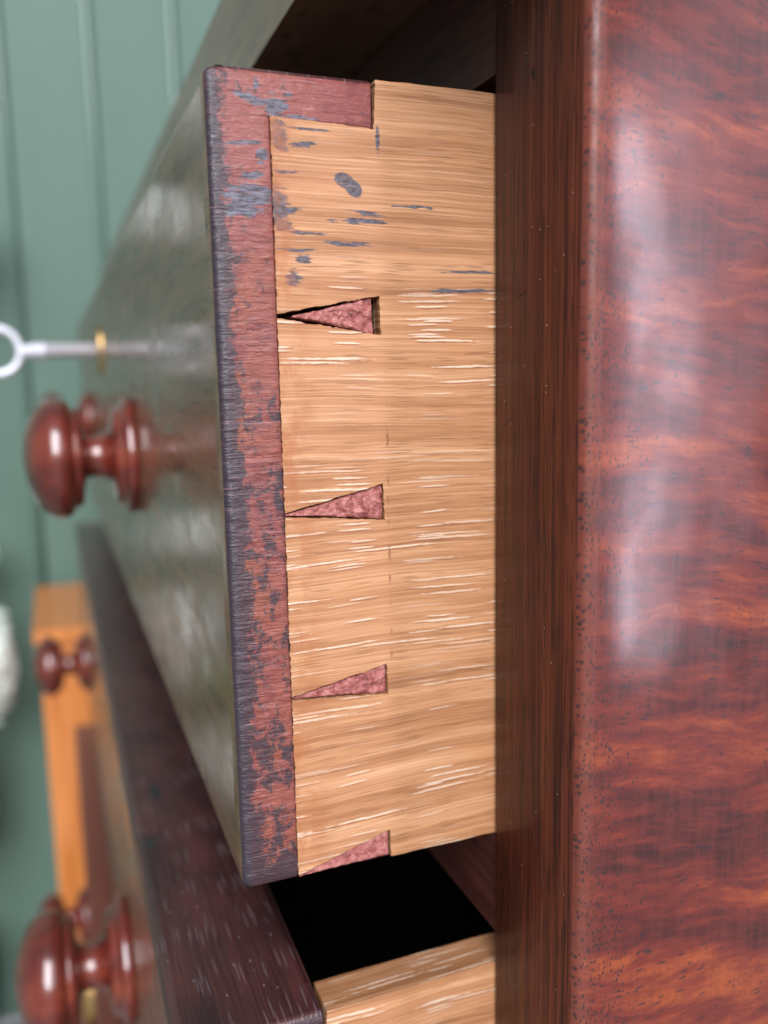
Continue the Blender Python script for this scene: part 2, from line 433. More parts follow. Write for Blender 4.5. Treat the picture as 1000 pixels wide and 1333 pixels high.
def make_side():
    """figured red mahogany of the chest's side, french polished"""
    g = G('figured_mahogany')
    X, Y, Z = g.xyz()
    wv = g.noise(g.sc(g.P, (0, 16, 20)), 1, 3)
    z1 = g.math('ADD', Z, g.math('MULTIPLY', wv, 0.016))
    z1 = g.math('ADD', z1, g.math('MULTIPLY', Y, 0.12))
    f1 = g.noise(g.comb(0, g.math('MULTIPLY', Y, 12), g.math('MULTIPLY', z1, 70)), 1, 5, 0.6)
    f2 = g.noise(g.comb(3, g.math('MULTIPLY', Y, 60), g.math('MULTIPLY', z1, 330)), 1, 5, 0.62)
    f3 = g.noise(g.comb(3, g.math('MULTIPLY', Y, 500), g.math('MULTIPLY', Z, 40)), 1, 3, 0.6)
    t = g.math('ADD', g.math('MULTIPLY', f1, 0.62), g.math('MULTIPLY', f2, 0.38))
    col = g.ramp(t, [(0.36, (0.022, 0.003, 0.003)), (0.45, (0.066, 0.007, 0.006)), (0.53, (0.138, 0.017, 0.009)), (0.64, (0.27, 0.054, 0.013))])
    # cross ripple that shimmers in the figure
    col = g.mix(g.step(f3, 0.38, 0.62, 0, 0.30), col, (0.13, 0.022, 0.016))
    # paler rubbed-through strip along the front arris
    edge = g.step(g.math('ADD', Y, g.math('MULTIPLY', wv, 0.004)), 0.010, 0.002)
    col = g.mix(g.math('MULTIPLY', edge, 0.45), col, (0.175, 0.046, 0.024))
    # dark pores: dense and steep by the arris, long and sparse across the panel
    za = g.math('ADD', Z, g.math('MULTIPLY', Y, 0.8))
    d, r1, r2 = g.voro(g.comb(g.math('MULTIPLY', g.math('SUBTRACT', Y, g.math('MULTIPLY', Z, 0.35)), 1150), g.math('MULTIPLY', za, 560), 0))
    dens = g.step(Y, 0.0045, 0.022, 0.42, 0.96)
    p1 = g.math('MULTIPLY', g.step(g.math('DIVIDE', d, g.math('ADD', 0.35, r2)), 0.40, 0.22), g.step(g.math('SUBTRACT', r1, dens), 0.0, 0.02))
    d, r1, r2 = g.voro(g.comb(g.math('MULTIPLY', Y, 150), g.math('MULTIPLY', z1, 720), 0))
    cl = g.noise(g.sc(g.P, (0, 25, 60)), 1, 3)
    p2 = g.math('MULTIPLY', g.step(d, 0.26, 0.10), g.math('MULTIPLY', g.step(r1, 0.66, 0.70), g.step(cl, 0.42, 0.55)))
    d, r1, r2 = g.voro(g.comb(g.math('MULTIPLY', Y, 420), g.math('MULTIPLY', z1, 1800), 0))
    p3 = g.math('MULTIPLY', g.step(d, 0.30, 0.12), g.step(r1, 0.60, 0.64))
    col = g.mix(g.math('MULTIPLY', p3, 0.45), col, (0.045, 0.010, 0.010))
    col = g.mix(g.math('MULTIPLY', p2, 0.80), col, (0.028, 0.010, 0.013))
    col = g.mix(g.math('MULTIPLY', p1, 0.80), col, (0.020, 0.010, 0.012))
    wob = g.math('MULTIPLY', g.math('SUBTRACT', g.noise(g.sc(g.P, (0, 500, 900)), 1, 3), 0.5), 1.0)
    nick = g.blobs(Y, Z, [(0.0213, -0.0152, 0.0020, 0.0009, -0.4), (0.0384, 0.0093, 0.0042, 0.0007, -0.2), (0.0098, -0.0010, 0.0012, 0.0007, 0),
                          (0.0150, 0.1260, 0.0022, 0.0006, 0.3), (0.0345, 0.1900, 0.0026, 0.0012, 0.0), (0.0230, 0.1320, 0.0018, 0.0004, 0.1)], wob, 0.6)
    col = g.mix(g.math('MULTIPLY', nick, 0.75), col, (0.018, 0.012, 0.016))
    hc = g.math('ADD', g.math('MULTIPLY', g.noise(g.sc(g.P, (0, 1100, 140)), 1, 3), 0.010), g.math('MULTIPLY', g.noise(g.sc(g.P, (0, 60, 40)), 1, 2), 0.05))
    hb = g.math('SUBTRACT', g.math('MULTIPLY', f2, 0.3), g.math('ADD', p1, p2))
    rg = g.step(g.noise(g.sc(g.P, (0, 40, 30)), 1, 4), 0.35, 0.65, 0.15, 0.23)
    rg = g.math('ADD', rg, g.math('MULTIPLY', g.step(Y, 0.0050, 0.0018), g.step(g.noise(g.sc(g.P, (0, 200, 160)), 1, 4), 0.3, 0.6, 0.22, 0.5)))
    return g.out(col, 0.50, 0.80, rg, g.bump(hb, 0.00006, 0.6), 0.25, coat_normal=g.bump(hc, 0.0010, 0.5))


SIDE = make_side()


def make_knob_mat():
    g = G('turned_mahogany')
    n = g.noise(g.sc(g.P, (60, 25, 60)), 1, 5, 0.6)
    n2 = g.noise(g.sc(g.P, (500, 120, 500)), 1, 3, 0.6)
    col = g.ramp(n, [(0.3, (0.055, 0.008, 0.007)), (0.55, (0.135, 0.020, 0.012)), (0.75, (0.22, 0.048, 0.022))])
    col = g.mix(g.step(n2, 0.5, 0.66, 0, 0.5), col, (0.045, 0.010, 0.009))
    return g.out(col, 0.32, 0.9, 0.09, None, 0.5, coat_normal=g.bump(g.noise(g.sc(g.P, (90, 60, 90)), 1, 2), 0.0006, 0.35))


KNOB = make_knob_mat()


def simple(name, c1, c2, scale, rough=0.5, coat=0.0, bump=0.0, metal=0.0, spec=0.5, coat_rough=0.2):
    g = G(name)
    n = g.noise(g.sc(g.P, scale), 1, 5, 0.6)
    col = g.ramp(n, [(0.3, c1), (0.7, c2)])
    return g.out(col, rough, coat, coat_rough, g.bump(n, bump, 0.7) if bump else None, spec, metal)


RAIL = simple('mahogany_rail', (0.030, 0.008, 0.007), (0.095, 0.026, 0.017), (18, 80, 260), 0.55, 0.06, 0.0001, 0, 0.25)
INNER_SHADE = simple('inner_wood_shade', (0.010, 0.007, 0.006), (0.026, 0.017, 0.012), (30, 12, 60), 0.8, 0.0, 0.0002, 0, 0.2)  # near-black instead of oak, so drawer insides and recesses read as shade
GREEN = simple('green_paint', (0.092, 0.160, 0.126), (0.112, 0.184, 0.147), (6, 6, 1.2), 0.55, 0.0, 0.0006, 0, 0.3)
GREEN_BEAD = simple('green_paint_glossy_bead', (0.105, 0.180, 0.145), (0.125, 0.205, 0.168), (6, 6, 1.2), 0.34, 0.5, 0.0003, 0, 0.5)  # same paint, glossier and lightened so each bead reads as a lit stripe
PINE = simple('orange_pine', (0.50, 0.150, 0.030), (0.72, 0.270, 0.070), (60, 60, 5), 0.38, 0.5, 0.0002)
STEEL = simple('worn_steel', (0.66, 0.66, 0.72), (0.82, 0.82, 0.90), (80, 40, 80), 0.48, 0, 0.0001, 0.45)
BRASS = simple('aged_brass', (0.42, 0.25, 0.09), (0.72, 0.50, 0.21), (90, 90, 90), 0.34, 0, 0.0001, 1.0)
PETAL = simple('white_petal', (0.72, 0.80, 0.76), (0.86, 0.90, 0.84), (50, 50, 50), 0.6)
LEAF = simple('green_leaf', (0.045, 0.11, 0.025), (0.09, 0.19, 0.04), (30, 30, 30), 0.45)
STEM = simple('green_stem', (0.06, 0.10, 0.03), (0.10, 0.15, 0.05), (30, 30, 8), 0.6)
CLAY = simple('terracotta', (0.26, 0.10, 0.055), (0.36, 0.15, 0.085), (20, 20, 30), 0.8, 0, 0.0006)
STONE = simple('stone_floor', (0.16, 0.155, 0.145), (0.27, 0.26, 0.24), (6, 6, 6), 0.7, 0, 0.002)


# ------------------------------------------------------------------ mesh helpers
def tag(o, label, cat, group=None):
    o['label'] = label
    o['category'] = cat
    if group:
        o['group'] = group
    return o


def thing(name, loc, label, cat, group=None):
    o = bpy.data.objects.new(name, None)
    o.empty_display_size = 0.05
    COL.objects.link(o)
    o.location = loc
    return tag(o, label, cat, group)


def link(name, me, parent=None, loc=None):
    """one mesh object; mesh is in world coordinates unless loc is given"""
    o = bpy.data.objects.new(name, me)
    COL.objects.link(o)
    if loc is not None:
        o.location = loc
    if parent is not None:
        o.parent = parent
        off = Vector(parent.location)
        if parent.parent is not None:
            off = off + Vector(parent.parent.location)
        o.matrix_parent_inverse = Matrix.Translation(-Vector(parent.location)) if parent.type == 'EMPTY' else Matrix.Identity(4)
    return o


def mesh_from(bm, name, mats, smooth=False, bevel=0.0, seg=2):
    if bevel:
        bmesh.ops.bevel(bm, geom=[e for e in bm.edges if e.calc_face_angle(0) > 0.6], offset=bevel, segments=seg, profile=0.5, affect='EDGES', clamp_overlap=True)
    bmesh.ops.recalc_face_normals(bm, faces=bm.faces)
    me = bpy.data.meshes.new(name)
    bm.to_mesh(me)
    bm.free()
    for mt in mats:
        me.materials.append(mt)
    if smooth:
        me.polygons.foreach_set('use_smooth', [True] * len(me.polygons))
    return me


def box_bm(x0, x1, y0, y1, z0, z1, bm=None):
    bm = bm or bmesh.new()
    v = [bm.verts.new((x, y, z)) for x in (x0, x1) for y in (y0, y1) for z in (z0, z1)]
    for f in ((0, 1, 3, 2), (4, 6, 7, 5), (0, 4, 5, 1), (2, 3, 7, 6), (0, 2, 6, 4), (1, 5, 7, 3)):
        bm.faces.new([v[i] for i in f])
    return bm


def box(name, x0, x1, y0, y1, z0, z1, mat, parent=None, bevel=0.001):
    return link(name, mesh_from(box_bm(x0, x1, y0, y1, z0, z1), name, [mat], False, bevel), parent)


def lathe_me(name, prof, mat, seg=48, axis='Y'):
    """prof: (distance along the axis, radius); turned about -Y or Z"""
    bm = bmesh.new()
    rings = []
    for t, r in prof:
        ring = []
        for k in range(seg):
            a = 2 * math.pi * k / seg
            p = (r * math.cos(a), -t, r * math.sin(a)) if axis == 'Y' else (r * math.cos(a), r * math.sin(a), t)
            ring.append(bm.verts.new(p))
        rings.append(ring)
    for A, B in zip(rings, rings[1:]):
        for k in range(seg):
            bm.faces.new((A[k], A[(k + 1) % seg], B[(k + 1) % seg], B[k]))
    bm.faces.new(rings[0])
    bm.faces.new(rings[-1])
    return mesh_from(bm, name, [mat], True)


def nz(x, y, z):
    return mnoise.noise(Vector((x, y, z)))


# ------------------------------------------------------------------ setting: floor and boarded wall
DW = 0.93            # width of a drawer
FLOOR_Z = -1.02
WALL_X = -1.38

fl = box('floor', -1.36, 3.2, -2.6, 2.6, FLOOR_Z - 0.06, FLOOR_Z, STONE, None, 0.0)
fl['kind'] = 'structure'

wall = thing('board_wall', (WALL_X - 0.02, 0, FLOOR_Z), 'pale green painted wall of upright tongue and groove boards', 'wall')
BW = 0.137
bm = bmesh.new()
# cross-section of one board
sec = [(-0.020, -BW / 2 + 0.0008), (-0.0010, -BW / 2 + 0.0008), (0.0, -BW / 2 + 0.0020), (0.0, BW / 2 - 0.0165)]
for k in range(1, 9):                                       # a rounded bead runs down one edge
    a = math.pi * (1 - k / 8.5)
    sec.append((0.0060 * math.sin(a), BW / 2 - 0.0090 + 0.0070 * math.cos(a)))
sec.append((-0.020, BW / 2 - 0.0016))
zs = (FLOOR_Z, 2.3)
rows = [[bm.verts.new((x, y, z)) for x, y in sec] for z in zs]
n = len(sec)
for k in range(n):
    f = bm.faces.new((rows[0][k], rows[0][(k + 1) % n], rows[1][(k + 1) % n], rows[1][k]))
    if 3 <= k <= 11:
        f.smooth = True
        f.material_index = 1
bm.faces.new(rows[0])
bm.faces.new(rows[1])
board_me = mesh_from(bm, 'board', [GREEN, GREEN_BEAD])
for k in range(-15, 13):
    o = link('board', board_me, None, (WALL_X, -0.146 + 0.0085 + BW / 2 + k * BW, 0))
    o.parent = wall
    o.matrix_parent_inverse = Matrix.Translation(-wall.location)
box('backing', WALL_X - 0.035, WALL_X - 0.0205, -2.2, 1.75, FLOOR_Z, 2.3, GREEN, wall, 0)

# ------------------------------------------------------------------ the chest
ST = 0.0400           # stile width
chest = thing('chest_of_drawers', (-DW / 2, 0.22, FLOOR_Z), 'tall red mahogany chest of drawers with polished side, its drawers pulled open', 'chest of drawers')
CZ0, CZ1 = -0.93, 0.2366

# near stile: worn inner arris, gently uneven
bm = bmesh.new()
nzs = 150
rows = []
for i in range(nzs + 1):
    z = CZ0 + (CZ1 - CZ0) * i / nzs
    j = 0.00012 * nz(3.1, 0, z * 120) + 0.0002 * nz(9, 0, z * 25)
    x0 = 0.0008 + j
    rows.append([bm.verts.new(p) for p in ((x0, 0.03, z), (x0, 0.0011, z), (x0 + 0.0003, 0.0004, z), (x0 + 0.001, 0.0, z), (ST * 0.5, -0.0001, z), (ST - 0.0009 + j, 0.0, z), (ST - 0.0002, 0.0005, z), (ST - 0.0002, 0.03, z))])
for A, B in zip(rows, rows[1:]):
    for k in range(7):
        bm.faces.new((A[k], A[k + 1], B[k + 1], B[k]))
link('stile', mesh_from(bm, 'stile', [STILE], True), chest)
box('stile', -DW - ST, -DW - 0.0008, 0, 0.03, CZ0, CZ1, STILE, chest)

# near side panel: a sheet with rounded front arris and the slight waves of old hand planing
TW = [(-0.4, 0.004), (0.02, -0.009), (0.08, -0.003), (0.127, 0.014), (0.150, 0.004), (0.178, -0.014), (0.23, -0.020), (0.6, 0.0)]


def twist(z):
    for (a, p), (b, q) in zip(TW, TW[1:]):
        if a <= z <= b:
            t = (z - a) / (b - a)
            t = t * t * (3 - 2 * t)
            return p + (q - p) * t
    return 0.0


bm = bmesh.new()
ys = [0.0] + [0.0004 * k for k in range(1, 9)] + [0.0032 + 0.0016 * k for k in range(1, 50)] + [0.09 + 0.04 * k for k in range(0, 10)]
rows = []
NZ = 220
for i in range(NZ + 1):
    z = -0.30 + (CZ1 + 0.30) * i / NZ
    r = []
    for y in ys:
        ar = 0.0026
        dx = ar - math.sqrt(max(0.0, ar * ar - (ar - y) ** 2)) if y < ar else 0.0
        wv = 0.00010 * nz(4, y * 40, z * 22) + 0.00003 * nz(6, y * 130, z * 60)
        wv *= min(1.0, y / 0.006)
        cv = twist(z) * y - 0.0005 * math.exp(-y / 0.004)
        jit = 0.00016 * nz(0, 7, z * 90) if y < 0.002 else 0
        r.append(bm.verts.new((0.0424 - dx * 0.85 + wv + cv + 0.0, y + jit + 0.0003, z)))
    rows.append(r)
for A, B in zip(rows, rows[1:]):
    for k in range(len(ys) - 1):
        bm.faces.new((A[k], A[k + 1], B[k + 1], B[k]))
bmesh.ops.recalc_face_normals(bm, faces=bm.faces)
me = bpy.data.meshes.new('side_panel')
bm.to_mesh(me)
bm.free()
me.materials.append(SIDE)
me.polygons.foreach_set('use_smooth', [True] * len(me.polygons))
sp_ = link('side_panel', me, chest)
box('side_core', 0.0012, 0.0385, 0.0302, 0.45, CZ0, CZ1, RAIL, chest)
box('side_panel', 0.0388, 0.0415, 0.0005, 0.45, CZ0, -0.301, SIDE, chest)
box('side_panel', -DW - ST, -DW - 0.0012, 0.0302, 0.45, CZ0, CZ1, SIDE, chest)
box('back_panel', -DW - ST, ST, 0.4505, 0.462, CZ0, CZ1, INNER_SHADE, chest)
box('top_board', -DW - ST - 0.022, ST + 0.022, -0.0358, 0.47, CZ1 + 0.0005, CZ1 + 0.0405, VENEER, chest, 0.003)
box('plinth', -DW - ST - 0.004, ST + 0.004, -0.004, 0.45, CZ0 - 0.03, CZ0 - 0.0005, STILE, chest, 0.002)
for fx in (-DW - ST + 0.03, ST - 0.03):
    for fy in (0.03, 0.41):
        link('foot', lathe_me('foot', [(0, 0.022), (0.006, 0.028), (0.02, 0.034), (0.035, 0.036), (0.05, 0.028), (0.0595, 0.03)], KNOB, 32, 'Z'), chest, (fx, fy, FLOOR_Z))

# rails between the drawers, with the dust boards behind them
RZ = [(0.2042, 0.2365), (-0.0308, -0.0010), (-0.2990, -0.2720), (-0.6020, -0.5720), (-0.93, -0.884)]
for k, (z0, z1) in enumerate(RZ):
    box('rail', -DW - 0.0006, 0.0006, 0.0006, 0.032, z0, z1, RAIL, chest, 0.0014)
    box('dust_board', -DW - 0.0006, 0.0006, 0.0322, 0.45, z0 + 0.006, z1 - 0.006, INNER_SHADE, chest, 0)


# ------------------------------------------------------------------ drawers
LAP = 0.0146          # thickness that shows beyond the tails
FT = 0.0406           # whole thickness of a drawer front
OT = 0.0125           # thickness of the oak sides

KNOB_PROF = [(0.0, 0.0268), (0.0006, 0.0280), (0.0016, 0.0287), (0.0040, 0.0288), (0.0052, 0.0282), (0.0058, 0.0268), (0.0062, 0.0246), (0.0072, 0.0242), (0.0092, 0.0236),
             (0.0104, 0.0215), (0.0112, 0.0170), (0.0122, 0.0130), (0.0140, 0.0112), (0.0175, 0.0100), (0.0205, 0.0098), (0.0228, 0.0106), (0.0240, 0.0130),
             (0.0246, 0.0180), (0.0252, 0.0222), (0.0262, 0.0238), (0.0278, 0.0243), (0.0288, 0.0240), (0.0294, 0.0252), (0.0304, 0.0272), (0.0320, 0.0284),
             (0.0345, 0.0290), (0.0370, 0.0289), (0.0398, 0.0281), (0.0425, 0.0263), (0.0450, 0.0235), (0.0474, 0.0195), (0.0494, 0.0145), (0.0507, 0.0090), (0.0514, 0.0035), (0.0515, 0.0004)]
KNOB_ME = lathe_me('knob', KNOB_PROF, KNOB, 64)


def front_board(z0, z1, yf, parent, top_full):
    """the mahogany front: L-shaped ends that lap the oak sides, worn arrises, lofted upward"""
    bm = bmesh.new()
    H = z1 - z0
    rad = 0.0019
    levels = [(z0, 0.0016), (z0 + 0.0004, 0.0008), (z0 + 0.0014, 0.0002)]
    N = 110
    for i in range(N + 1):
        levels.append((z0 + 0.0022 + (H - 0.0044) * i / N, 0.0))
    levels = [q for q in levels if abs(q[0] - (z1 - 0.0104)) > 0.0006] + [(z1 - 0.01045, 0.0), (z1 - 0.01035, 0.0)]
    levels.sort()
    levels += [(z1 - 0.0017, 0.0003), (z1 - 0.0011, 0.0008), (z1 - 0.0005, 0.0016), (z1, 0.0030)]
    xs = [-DW + rad + 0.003] + [-DW * (1 - t / 12) for t in range(1, 12)] + [-0.04, -0.02, -0.008]
    rows = []
    for z, ins in levels:
        q = z * 90
        wr = 0.00022 * nz(1.7, 2, q) + 0.0003 * nz(5.5, 2, z * 28)      # wear of the near corner
        r = rad + wr
        pts = [(-DW + ins, yf + LAP), (-DW + ins, yf + 0.003), (-DW + ins + 0.0005, yf + ins + 0.0008)]
        pts += [(x, yf + ins) for x in xs]
        for k in range(6):
            a = math.pi / 2 * k / 5
            pts.append((-r - ins * 0.6 + r * math.sin(a), yf + ins + r - r * math.cos(a)))
        for t in (0.003, 0.005, 0.007, 0.009, 0.011, 0.0131):
            pts.append((-ins * 0.6 + 0.00007 * nz(3, t * 400, q * 1.4), yf + t))
        # the top half pin is one piece with the front: above its ledge the lap reaches back to the gauge line
        E_ = FT - 0.0009 if z > z1 - 0.0104 else LAP
        dz = -0.0010 if (E_ > LAP and z < z1 - 0.0085) else 0.0
        pts += [(-ins * 0.6 - 0.00004, yf + E_ - 0.0004, dz), (-ins * 0.6 - 0.00018, yf + E_ - 0.00006, dz), (-OT - 0.0004, yf + E_, dz),
                (-OT - 0.0004, yf + FT - ins), (-DW + OT, yf + FT - ins), (-DW + OT, yf + LAP)]
        rows.append([bm.verts.new((p[0], p[1], z + (p[2] if len(p) > 2 else 0.0))) for p in pts])
    n = len(rows[0])
    for A, B in zip(rows, rows[1:]):
        for k in range(n):
            bm.faces.new((A[k], A[(k + 1) % n], B[(k + 1) % n], B[k]))
    bm.faces.new(rows[0])
    bm.faces.new(rows[-1])
    bmesh.ops.recalc_face_normals(bm, faces=bm.faces)
    for f in bm.faces:
        nn = f.normal
        c = f.calc_center_median()
        f.smooth = abs(nn.z) < 0.9
        if nn.y < -0.96:
            f.material_index = 0
        elif abs(nn.z) > 0.6 and top_full:
            f.material_index = 2
        elif nn.y > 0.7:
            f.material_index = 3
        else:
            f.material_index = 1
    me = bpy.data.meshes.new('front_board')
    bm.to_mesh(me)
    bm.free()
    for mt in (VENEER, END, EDGE, INNER_SHADE):
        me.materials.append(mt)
    return link('front_board', me, parent)


def outline_ring(pts, step, jit, seed):
    out = []
    for i, a in enumerate(pts):
        b = pts[(i + 1) % len(pts)]
        L = math.dist(a, b)
        k = max(1, int(L / step)) if L < 0.2 else max(1, int(L / 0.004))
        for s in range(k):
            t = s / k
            y, z = a[0] + (b[0] - a[0]) * t, a[1] + (b[1] - a[1]) * t
            f = 0.35 if s == 0 else 1
            out.append((y + f * jit * (nz(seed, y * 700, z * 700) + 0.8 * nz(seed + 9, y * 1900, z * 1900)), z + f * jit * (nz(seed + 5, y * 330, z * 330) + 0.8 * nz(seed + 7, y * 1700, z * 1700))))
    return out


def prism_x(name, ring, x_out, x_in, mats, parent, bev=0.0003, edge_mat=0):
    """flat plate in the YZ plane with a small chamfer on its outer face"""
    bm = bmesh.new()
    n = len(ring)
    area2 = sum(ring[i][0] * ring[(i + 1) % n][1] - ring[(i + 1) % n][0] * ring[i][1] for i in range(n))
    s = 1 if area2 > 0 else -1
    ins = []
    for i in range(n):
        a, b, c = ring[i - 1], ring[i], ring[(i + 1) % n]
        t = Vector((c[0] - a[0], c[1] - a[1]))
        t.normalize()
        ins.append((b[0] - s * t.y * bev, b[1] + s * t.x * bev))
    face = [bm.verts.new((x_out, y, z)) for y, z in ins]
    rim = [bm.verts.new((x_out - bev * 0.8, y, z)) for y, z in ring]
    bot = [bm.verts.new((x_in, y, z)) for y, z in ring]
    tris = mgeo.tessellate_polygon([[Vector((y, z, 0)) for y, z in ring]])
    for t in tris:
        bm.faces.new([face[k] for k in t])
        bm.faces.new([bot[k] for k in t])
    for i in range(n):
        j = (i + 1) % n
        bm.faces.new((face[i], face[j], rim[j], rim[i]))
        f = bm.faces.new((rim[i], rim[j], bot[j], bot[i]))
        f.material_index = edge_mat
    return link(name, mesh_from(bm, name, mats), parent)


def pin_mesh(name, tip, top, bot, parent, seed, rough=0.0006, recess=0.0004, gap=0.0003, mat=PIN, tipw=0.0004):
    """wedge-shaped pin end with a broken, uneven surface. tip/top/bot are (y, z) corners"""
    bm = bmesh.new()
    nu, nv = 40, 14
    rows = []
    for i in range(nu + 1):
        u = i / nu
        yu = tip[0] + (top[0] - gap - tip[0]) * u
        yl = tip[0] + (bot[0] - gap - tip[0]) * u
        zt = tip[1] + tipw / 2 + (top[1] - tip[1] - tipw / 2) * u
        zb = tip[1] - tipw / 2 + (bot[1] - tip[1] + tipw / 2) * u
        g = gap * min(1.0, u * 3)
        zt, zb = zt - g, zb + g
        r = []
        for k in range(nv + 1):
            v = k / nv
            y = yu + (yl - yu) * v
            z = zt + (zb - zt) * v
            if 0 < k < nv:
                y += 0.0002 * nz(seed, y * 900, z * 900)
            else:
                z += 0.0002 * nz(seed + 2, y * 900, 1)
            e = min(v, 1 - v, (1 - u) * 2.5)
            x = -recess + rough * (nz(seed, y * 420, z * 420) + 0.6 * nz(seed + 3, y * 1100, z * 1100)) - 0.0004 * math.exp(-e * 22)
            r.append(bm.verts.new((min(x, 0.0003), y, z)))
        rows.append(r)
    for A, B in zip(rows, rows[1:]):
        for k in range(nv):
            bm.faces.new((A[k], A[k + 1], B[k + 1], B[k]))
    border = [r[0] for r in rows] + rows[-1][1:-1] + [r[-1] for r in reversed(rows)] + list(reversed(rows[0][1:-1]))
    low = [bm.verts.new((-OT, v.co.y, v.co.z)) for v in border]
    for i in range(len(border)):
        j = (i + 1) % len(border)
        bm.faces.new((border[i], border[j], low[j], low[i]))
    bm.faces.new(low)
    me = mesh_from(bm, name, [mat])
    return link(name, me, parent)


def drawer(label, z0, z1, yf, pins, escutcheon, knobs, kz, detail=False, knob_scale=1.0, depth=0.46):
    d = thing('drawer', (-DW / 2, yf + 0.2, z0), label, 'drawer', 'drawers pulled out of the mahogany chest')
    front_board(z0, z1, yf, d, True)
    yb = yf + LAP           # front end of the tails
    yp = yf + FT + 0.0001   # back end of the pins
    yend = min(0.43, yf + depth)
    # oak side with tails: outline runs round the pins
    pts = [(yend, z0 + 0.0), (yend, z1 - 0.0001), (yp + 0.0001, z1 - 0.0001), (yp - 0.0005, z1 - 0.0113), (yb + 0.0002, z1 - 0.0101)]
    for (tz, zt, zb) in pins:
        pts += [(yb + 0.0001, tz + 0.0005), (yp, zt), (yp + 0.0003, zb), (yb + 0.0001, tz - 0.0005)]
    pts += [(yb + 0.0001, z0 + 0.0007), (yp, z0 + 0.0079), (yp + 0.0002, z0 + 0.0001)]
    ring = outline_ring(pts, 0.0006, 0.00026 if detail else 0.0001, 3.0)
    prism_x('side_board', ring, 0.0, -OT, [OAK if detail else OAK_PLAIN, OAK_TOP], d, 0.00012, 1)
    for q, (tz, zt, zb) in enumerate(pins):
        gp = 0.0020 if (detail and q == 0) else 0.0004
        pin_mesh('pin', (yb + (0.004 if q == 0 and detail else 0.0003), tz), (yp - gp + 0.0004, zt), (yp - gp + 0.0006, zb), d, 10.0 + q, 0.0007 if detail else 0.0002, 0.0005)
    # half pin at the bottom
    pin_mesh('half_pin', (yb + 0.0004, z0 + 0.0003), (yp - 0.0003, z0 + 0.0076), (yp - 0.0003, z0 + 0.0002), d, 21.0, 0.0003, 0.0003, 0.0002)
    # far side, back and bottom
    box('side_board', -DW + 0.0, -DW + OT - 0.0004, yb + 0.0002, yend, z0, z1 - 0.0006, OAK_PLAIN, d, 0.0004)
    box('back_board', -DW + OT, -OT - 0.0004, yend - 0.012, yend - 0.001, z0 + 0.012, z1 - 0.004, INNER_SHADE, d, 0)
    box('bottom_board', -DW + OT, -OT - 0.0004, yf + FT + 0.0004, yend - 0.0125, z0 + 0.012, z0 + 0.018, INNER_SHADE, d, 0)
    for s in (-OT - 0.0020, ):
        box('side_shade_sheet', s, -OT - 0.0003, yf + FT + 0.0004, yend - 0.0126, z0 + 0.0182, z1 - 0.003, INNER_SHADE, d, 0)  # thin sheet over the oak's inner face, dark to stand for shade
    for kx in knobs:
        o = link('knob', KNOB_ME, d, (kx, yf + 0.0002, kz))
        o.scale = (knob_scale,) * 3
    if escutcheon:
        ex, ez, rw, rh, th = escutcheon
        bm = bmesh.new()
        n = 40
        prof = [(1.0, 0.0), (1.0, th * 0.6), (0.86, th), (0.45, th), (0.34, th * 0.6), (0.34, 0.0)]
        rings = []
        for rr, t in prof:
            rings.append([bm.verts.new((ex + rw * rr * math.cos(2 * math.pi * k / n), yf - t, ez + rh * rr * math.sin(2 * math.pi * k / n))) for k in range(n)])
        for A, B in zip(rings, rings[1:]):
            for k in range(n):
                bm.faces.new((A[k], A[(k + 1) % n], B[(k + 1) % n], B[k]))
        link('escutcheon', mesh_from(bm, 'escutcheon', [BRASS], True), d)
    return d


PINS = [(0.1446, 0.1497, 0.1402), (0.0966, 0.1029, 0.0935), (0.0493, 0.0549, 0.0466)]
drawer('oak sided drawer with three worn dovetail pins and a key in its lock', 0.0, 0.2, -0.0723, PINS, (-0.465, 0.1546, 0.012, 0.0175, 0.0022), (-0.24, -0.70), 0.0948, True)
lowpins = [(-0.041 - 0.055, -0.041 - 0.050, -0.041 - 0.0595), (-0.041 - 0.11, -0.041 - 0.104, -0.041 - 0.114), (-0.041 - 0.17, -0.041 - 0.165, -0.041 - 0.174)]
drawer('drawer under the keyed one, showing its dark grained top edge and a knob', -0.270, -0.041, -0.0920, lowpins, None, (-0.212, -0.715), -0.156, False, 1.05)
drawer('drawer with a brass escutcheon, behind the lower large knob', -0.5705, -0.3055, -0.1112, [(-0.40, -0.395, -0.404), (-0.48, -0.475, -0.484)], (-0.432, -0.333, 0.012, 0.022, 0.0090), (-0.212, -0.715), -0.44)
drawer('bottom drawer of the chest, in the lower left corner beyond the knob', -0.8825, -0.604, -0.158, [(-0.70, -0.695, -0.704), (-0.79, -0.785, -0.794)], None, (-0.212, -0.715), -0.75)

# ------------------------------------------------------------------ key
ky = thing('key', (-0.465, -0.0723, 0.1546), 'thin steel key with a ring bow standing out of the drawer lock', 'key')
kx, kz = -0.465, 0.1546
kp = [(0.0, 0.0050), (0.040, 0.0050), (0.0405, 0.0058), (0.0425, 0.0060), (0.043, 0.0050), (0.0455, 0.0048), (0.046, 0.0058), (0.0480, 0.0060), (0.0485, 0.0050), (0.0525, 0.0042), (0.055, 0.0034)]
link('shaft', lathe_me('shaft', kp, STEEL, 24), ky, (kx, -0.0700, kz))
bm = bmesh.new()
R, r = 0.0150, 0.0027
n1, n2 = 40, 12
rings = []
for i in range(n1):
    a = 2 * math.pi * i / n1
    rings.append([bm.verts.new((r * 0.9 * math.sin(2 * math.pi * k / n2), -(R + r * math.cos(2 * math.pi * k / n2)) * math.cos(a), (R * 1.05 + r * math.cos(2 * math.pi * k / n2)) * math.sin(a))) for k in range(n2)])
